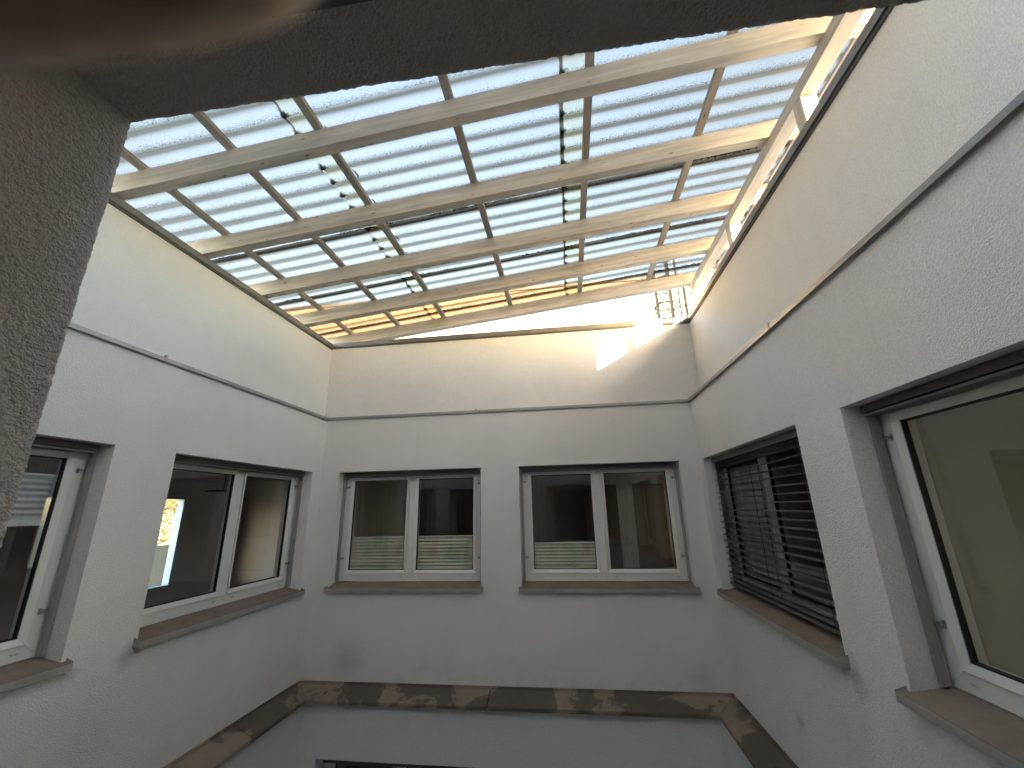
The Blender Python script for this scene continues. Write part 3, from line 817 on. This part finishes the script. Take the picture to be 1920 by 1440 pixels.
# ------------------------------------------------------------------ canopy roof
roof = empty('canopy_roof', (0, 0, ZT)); tag(roof, 'whitewashed timber canopy roof with translucent corrugated sheets over the light well', 'roof')
def Rf(x, y, off): return (x, y, roofz(x) + off - ZT)
def timber(name, x0, x1, y0, y1, o0, o1, m, n=1):
    """a member that follows the roof slope, built round its own origin so that grain runs along it."""
    k = MB(); cx, cy = (x0 + x1) / 2, (y0 + y1) / 2
    L = (x1 - x0) * math.hypot(1, SL)
    k.box(-L / 2, L / 2, -(y1 - y0) / 2, (y1 - y0) / 2, 0, o1 - o0)
    o = k.build(name, m, roof, bevel=0.003); o.location = Rf(cx, cy, o0); o.rotation_euler = (0, -math.atan(SL), 0); return o
for y in RAF_Y:
    timber('rafter', -2.99, 1.93, y, y + 0.075, 0.0, 0.14, M['wood'])
def along_y(name, xc, wd, y0, y1, z0, z1, m, tilt=0.0, local=False):
    k = MB(); L = y1 - y0; k.box(-L / 2, L / 2, -wd / 2, wd / 2, 0, z1 - z0)
    o = k.build(name, m, roof, bevel=0.002); o.location = (xc, (y0 + y1) / 2, z0 - ZT); o.rotation_euler = (tilt, 0, R(90)); return o
for xb in (-2.63, -2.015, -1.425, -0.585, 0.262, 1.075):
    z0 = roofz(xb) + 0.1415
    along_y('batten', xb, 0.052, 0.78, 4.64, z0, z0 + 0.035, M['wood_batten'], 0.0)
# header on posts along the high side
along_y('header_beam', 1.583, 0.095, -0.1, 4.72, 2.383, 2.472, M['wood'])
for yp in (-0.22, 0.97, 2.164, 3.36, 4.49):
    k = MB(); k.box(-0.18, 0.18, -0.046, 0.046, -0.046, 0.046)
    o = k.build('post', M['wood'], roof, bevel=0.002); o.location = (1.583, yp + 0.047, 2.2 - ZT); o.rotation_euler = (0, R(-90), 0)
# outer edge: purlin lying on the rafter tails and a small tilting strip
z0 = roofz(1.93) + 0.142
along_y('edge_purlin', 1.925, 0.11, 0.78, 4.66, z0 - 0.03, z0 + 0.03, M['wood_batten'])
along_y('edge_strip', 1.855, 0.024, 0.78, 4.66, z0 - 0.012, z0 + 0.012, M['alu'])

# corrugated sheets: three courses up the slope, side laps every six waves
AMP = 0.0115
def wave(y):
    c = math.cos(2 * math.pi * (y - WAVE0) / WAVE)
    return -AMP * (c * 0.92 + 0.16 * c * abs(c) * 0)      # valley at WAVE0
LAPS = [WAVE0 - 6 * WAVE * 3 + i * 6 * WAVE for i in range(8)]
COURSES = [(-3.12, -1.590, 0.0), (-1.605, 0.100, 0.0055), (0.085, 2.04, 0.011)]
for ci, (xa, xb, up_) in enumerate(COURSES):
    for li in range(len(LAPS) - 1):
        ya, yb = LAPS[li] - 0.03, LAPS[li + 1] + 0.045
        ya = max(ya, 0.80); yb = min(yb, 4.74)
        if yb - ya < 0.05: continue
        ny = max(8, int((yb - ya) / WAVE * 14)); nx = 64
        k = MB(); lift = up_ + (0.0028 if li % 2 else 0.0)
        rg = random.Random(ci * 20 + li)
        dx = rg.uniform(-.008, .008)
        for i in range(nx + 1):
            x = xa + dx + (xb - xa) * i / nx
            for j in range(ny + 1):
                y = ya + (yb - ya) * j / ny
                k.v.append((x, y, roofz(x) + 0.1775 + AMP + wave(y) + lift + 0.002 * math.sin(x * 2.1 + li) - ZT))
        for i in range(nx):
            for j in range(ny):
                a_ = i * (ny + 1) + j; k.f.append((a_, a_ + ny + 1, a_ + ny + 2, a_ + 1))
        so = k.build('corrugated_sheet', M['sheet'], roof, smooth=True, recalc=False)
        ga = so.data.attributes.new('grime', 'FLOAT', 'POINT'); eb = so.data.attributes.new('edge', 'FLOAT', 'POINT')
        for vi, v in enumerate(k.v):
            eb.data[vi].value = max(0.0, min(1.0, 1.0 - (v[0] - xa - dx) / 0.09)) if ci else 0.0
            ga.data[vi].value = max(0.0, min(1.0, (0.19 - (v[0] - xa)) / 0.03)) if ci else 0.0
# moss and grime caught at the sheet ends and side laps
mo = MB(); rg = random.Random(11)
def clump(x, y, z, r):
    n0 = len(mo.v); m = 7
    for a in range(m):
        an = 2 * math.pi * a / m + rg.uniform(-.3, .3); rr = r * rg.uniform(.55, 1.25)
        mo.v.append((x + rr * math.cos(an) * 1.25, y + rr * math.sin(an) * 0.8, z + rg.uniform(0, .002)))
    mo.v.append((x, y, z + r * 0.30)); mo.v.append((x, y, z - 0.001))
    for a in range(m):
        mo.f.append((n0 + a, n0 + (a + 1) % m, n0 + m)); mo.f.append((n0 + (a + 1) % m, n0 + a, n0 + m + 1))
for xe, xbat, lift in ((-1.605, -1.44, 0.0030), (0.085, 0.24, 0.0085)):
    for q in range(-7, 19):
        yv = WAVE0 + q * WAVE
        base = lambda x, y: roofz(x) + 0.1775 + AMP + wave(y) + lift - ZT
        big = rg.uniform(0.6, 1.3)
        for c in range(70):
            x = xe + 0.002 + abs(rg.gauss(0, .013)) * big; y = yv - 0.006 + rg.gauss(0, .010) * big
            clump(x, y, base(x, y), rg.uniform(.0018, .0048))
        for c in range(16):   # thin line on towards the batten
            x = xe + rg.uniform(0, xbat - xe); y = yv + rg.gauss(-.004, .005)
            clump(x, y, base(x, y), rg.uniform(.0015, .0045))
        for c in range(14):   # along the sheet edge, over the crest
            y = yv + rg.uniform(-.06, .06); x = xe + abs(rg.gauss(0, .006))
            clump(x, y, base(x, y), rg.uniform(.0015, .004))
for yl in LAPS[2:7]:
    for i in range(1100):
        x = rg.uniform(-2.95, 1.85)
        dens = noise.noise(Vector((x * 1.7, yl * 9.1, 3.3))) + 0.35 * noise.noise(Vector((x * 9, yl, 1.3)))
        if dens < -0.12: continue
        up_ = 0.003 + (0.0055 if x > -1.5 else 0) + (0.0055 if x > 0.2 else 0)
        y = yl - 0.028 + rg.gauss(0, .006)
        clump(x, y, roofz(x) + 0.1775 + AMP + wave(y) + up_ - 0.004 - ZT, rg.uniform(.003, .010) * (0.7 + dens))
o = mo.build('moss', M['moss'], roof, recalc=False); o['kind'] = 'stuff'
# dark drips of old sealant beside the second batten
for i in range(9):
    y = 1.5 + i * 0.36 + rg.uniform(-.08, .08); x = -1.392; z = roofz(x) + 0.17 - ZT
    k = MB(); k.tube([(x, y, z), (x + .012, y + .02, z - .004), (x + .016, y + .05, z - .007), (x + .003, y + .085, z - .002)], [.002, .005, .006, .002], 5)
    k.build('sealant_bead', M['moss'], roof)

# ------------------------------------------------------------------ surroundings: roof deck, building beyond with its ladder, ground
k = MB(); zd = 1.62
X0, X1, Y0, Y1 = XLU - 0.36, XRU + 0.36, YNU - 0.3, YFU + 0.36
for (a, b, c, d) in ((-22, 22, Y1, 12.6), (-7.0, X0, -9, Y1), (X1, 22, -9, Y1), (X0, X1, -9, Y0)):
    k.quad((a, c, zd), (b, c, zd), (b, d, zd), (a, d, zd))
o = k.build('roof_deck', M['deck'], None, recalc=False); tag(o, kind='structure')
# outer faces of the parapets (so that they have thickness)
for side in ('far', 'left', 'right'):
    P = WALLS[side]['p']; d = DEPTH[side][2]; x0, x1 = span(side, 2); k = MB()
    k.quad(P(x0 - 0.32, d + 0.32, zd - 0.1), P(x1 + 0.32, d + 0.32, zd - 0.1), P(x1 + 0.32, d + 0.32, ZT - 0.02), P(x0 - 0.32, d + 0.32, ZT - 0.02))
    k.build('parapet_back', M['plaster_up'], wall[side], recalc=False)

bd = empty('rooftop_building', (0, 12.6, 1.62)); tag(bd, 'sunlit cream building rising beyond the end parapet', 'building')
k = MB(); k.box(-30, 4.48, 0, 9, -6.5, 5.45); k.build('wall', M['plaster_far'], bd)
k = MB(); k.box(-30.06, 4.54, -0.06, 9.06, 5.453, 5.55); k.build('coping', M['cap'], bd)
lad = empty('access_ladder', (3.30, 12.6, 1.62)); tag(lad, 'caged steel ladder fixed to the sunlit cream building', 'ladder')
for s in (-0.22, 0.22):
    k = MB(); k.box(s - 0.042, s + 0.042, -0.24, -0.20, 0.1, 6.3); k.build('stile', M['galv'], lad)
for i in range(22):
    k = MB(); k.tube([(-0.19, -0.22, 0.3 + i * 0.28), (0.19, -0.22, 0.3 + i * 0.28)], 0.022, 6); k.build('rung', M['galv'], lad)
for z in (1.0, 2.6, 4.2, 5.2):
    for s in (-0.22, 0.22):
        k = MB(); k.box(s - 0.02, s + 0.02, -0.205, -0.001, z, z + 0.05); k.build('wall_bracket', M['galv'], lad)
hoop = [(0.22 + 0.02, -0.235)] + [(0.36 * math.cos(R(a)), -0.50 + 0.36 * math.sin(R(a))) for a in range(20, -201, -20)] + [(-0.24, -0.235)]
for z in (2.5, 3.35, 4.2, 5.05, 5.9):
    k = MB(); k.tube([(x, y, z) for x, y in hoop], 0.024, 6); k.build('cage_hoop', M['galv'], lad)
for a in (-20, -90, -160):
    x, y = 0.36 * math.cos(R(a)), -0.50 + 0.36 * math.sin(R(a))
    k = MB(); k.box(x - 0.028, x + 0.028, y - 0.006, y + 0.005, 2.4, 6.0); k.build('cage_strip', M['galv'], lad)
dp = empty('downpipe', (4.0, 12.6, 1.62)); tag(dp, 'thin pale pipe running up the building beside the ladder', 'pipe')
k = MB(); k.tube([(0, -0.06, 0.0), (0, -0.06, 5.4)], 0.035, 10); k.build('pipe', M['galv'], dp)
for z in (1.2, 3.0, 4.4, 5.2):
    k = MB(); k.box(-0.05, 0.05, -0.10, -0.001, z, z + 0.03); k.build('pipe_clip', M['galv'], dp)

k = MB(); k.quad((XLD - .1, YND - .1, -4.6), (XRD + .1, YND - .1, -4.6), (XRD + .1, YFD + .1, -4.6), (XLD - .1, YFD + .1, -4.6))
o = k.build('courtyard_floor', M['pave'], None, recalc=False); tag(o, kind='structure')
k = MB(); k.quad((-900, -900, -4.75), (900, -900, -4.75), (900, 900, -4.75), (-900, 900, -4.75))
o = k.build('ground', M['ground'], None, recalc=False); tag(o, kind='structure')

# ------------------------------------------------------------------ the hand that holds the phone; one fingertip strays into view
M['skin'] = simple('skin', (0.27, 0.19, 0.135), 0.55, var=0.08, scale=40.0, bump=0.2, bscale=400)
M['sleeve'] = simple('dark_sleeve', (0.04, 0.045, 0.06), 0.9, var=0.15, scale=80, bump=0.4, bscale=500)
M['phone'] = simple('orange_phone_back', (0.62, 0.20, 0.08), 0.45, var=0.03)
M['lens'] = simple('lens_glass', (0.01, 0.01, 0.012), 0.08)
CM = cam.matrix_world
mm = lambda x, y, z: tuple(CM @ Vector((x / 1000, y / 1000, z / 1000)))      # the phone's own axes: right, up, towards the user
def skinned(name, chains, m, parent=None, sub=2):
    """chains: lists of ((x, y, z), radius) in mm; a chain whose first entry is an int starts at that vertex."""
    vs, es, rs = [], [], []
    for ch in chains:
        prev = None
        for q in ch:
            if isinstance(q, int): prev = q; continue
            vs.append(mm(*q[0])); rs.append(q[1] / 1000)
            if prev is not None: es.append((prev, len(vs) - 1))
            prev = len(vs) - 1
    me = bpy.data.meshes.new(name); me.from_pydata(vs, es, []); me.update()
    o = link(name, me, m, parent)
    md = o.modifiers.new('skin', 'SKIN'); md.use_smooth_shade = True; md.branch_smoothing = 0.4
    for i, sv in enumerate(me.skin_vertices[0].data):
        sv.radius = (rs[i], rs[i]); sv.use_root = (i == 0)
    o.modifiers.new('sub', 'SUBSURF').levels = sub
    o.modifiers['sub'].render_levels = sub
    return o
# palm on the left edge of the phone, wrist and forearm running down and back
hand = skinned('hand', [
    [((-58, -52, 10), 19), ((-72, -92, 30), 18), ((-86, -130, 58), 17.5), ((-112, -205, 120), 25), ((-130, -255, 165), 29)],
    [0, ((-54, -14, -2), 13), ((-60, 4, -8), 9.5), ((-40, 18.5, -13), 8.8), ((-18, 20.4, -14), 8.0), ((-4.5, 19.2, -13.5), 6.8)],
    [0, ((-52, -30, -2), 12), ((-62, -14, -7), 9.0), ((-50, -10, -11), 8.2), ((-38, -13, -10), 7.4), ((-30, -16, -7), 6.2)],
    [0, ((-50, -48, -2), 11.5), ((-60, -36, -8), 8.8), ((-48, -33, -12), 8.0), ((-36, -36, -11), 7.2), ((-28, -39, -7), 6.0)],
    [0, ((-48, -64, 0), 10.5), ((-56, -57, -7), 7.8), ((-46, -56, -10), 7.0), ((-35, -58, -9), 6.2), ((-28, -60, -6), 5.4)],
    [0, ((-52, -46, 26), 12), ((-36, -28, 32), 10.5), ((-18, -14, 27), 9.2), ((-6, -8, 22), 7.6)],
], M['skin'])
tag(hand, 'blurred hand close to the eye, its fingertip crossing the dark upper corner', 'hand')
sl = skinned('sleeve', [[((-100, -172, 92), 27), ((-112, -205, 120), 31), ((-131, -258, 167), 35)]], M['sleeve'], hand)
ph = empty('smartphone'); tag(ph, 'orange phone held behind the lens in the blurred hand', 'phone')
def cbox(name, x0, x1, y0, y1, z0, z1, m, parent, bev):
    k = MB(); k.box(x0 / 1000, x1 / 1000, y0 / 1000, y1 / 1000, z0 / 1000, z1 / 1000)
    k.v = [tuple(CM @ Vector(v)) for v in k.v]
    return k.build(name, m, parent, bevel=bev / 1000)
cbox('body', -13, 60, -132, 16, 7.5, 16, M['phone'], ph, 3)
cbox('screen', -11, 58, -130, 14, 16.1, 16.4, M['lens'], ph, 0)
cbox('camera_bump', -11, 30, -28, 13, 5.2, 7.4, M['phone'], ph, 1)
for cx, cyy in ((0, 0), (18, 0), (8, -17)):
    k = MB(); k.tube([mm(cx, cyy, 5.1), mm(cx, cyy, 3.4)], 0.0062, 24); k.build('lens', M['lens'], ph)
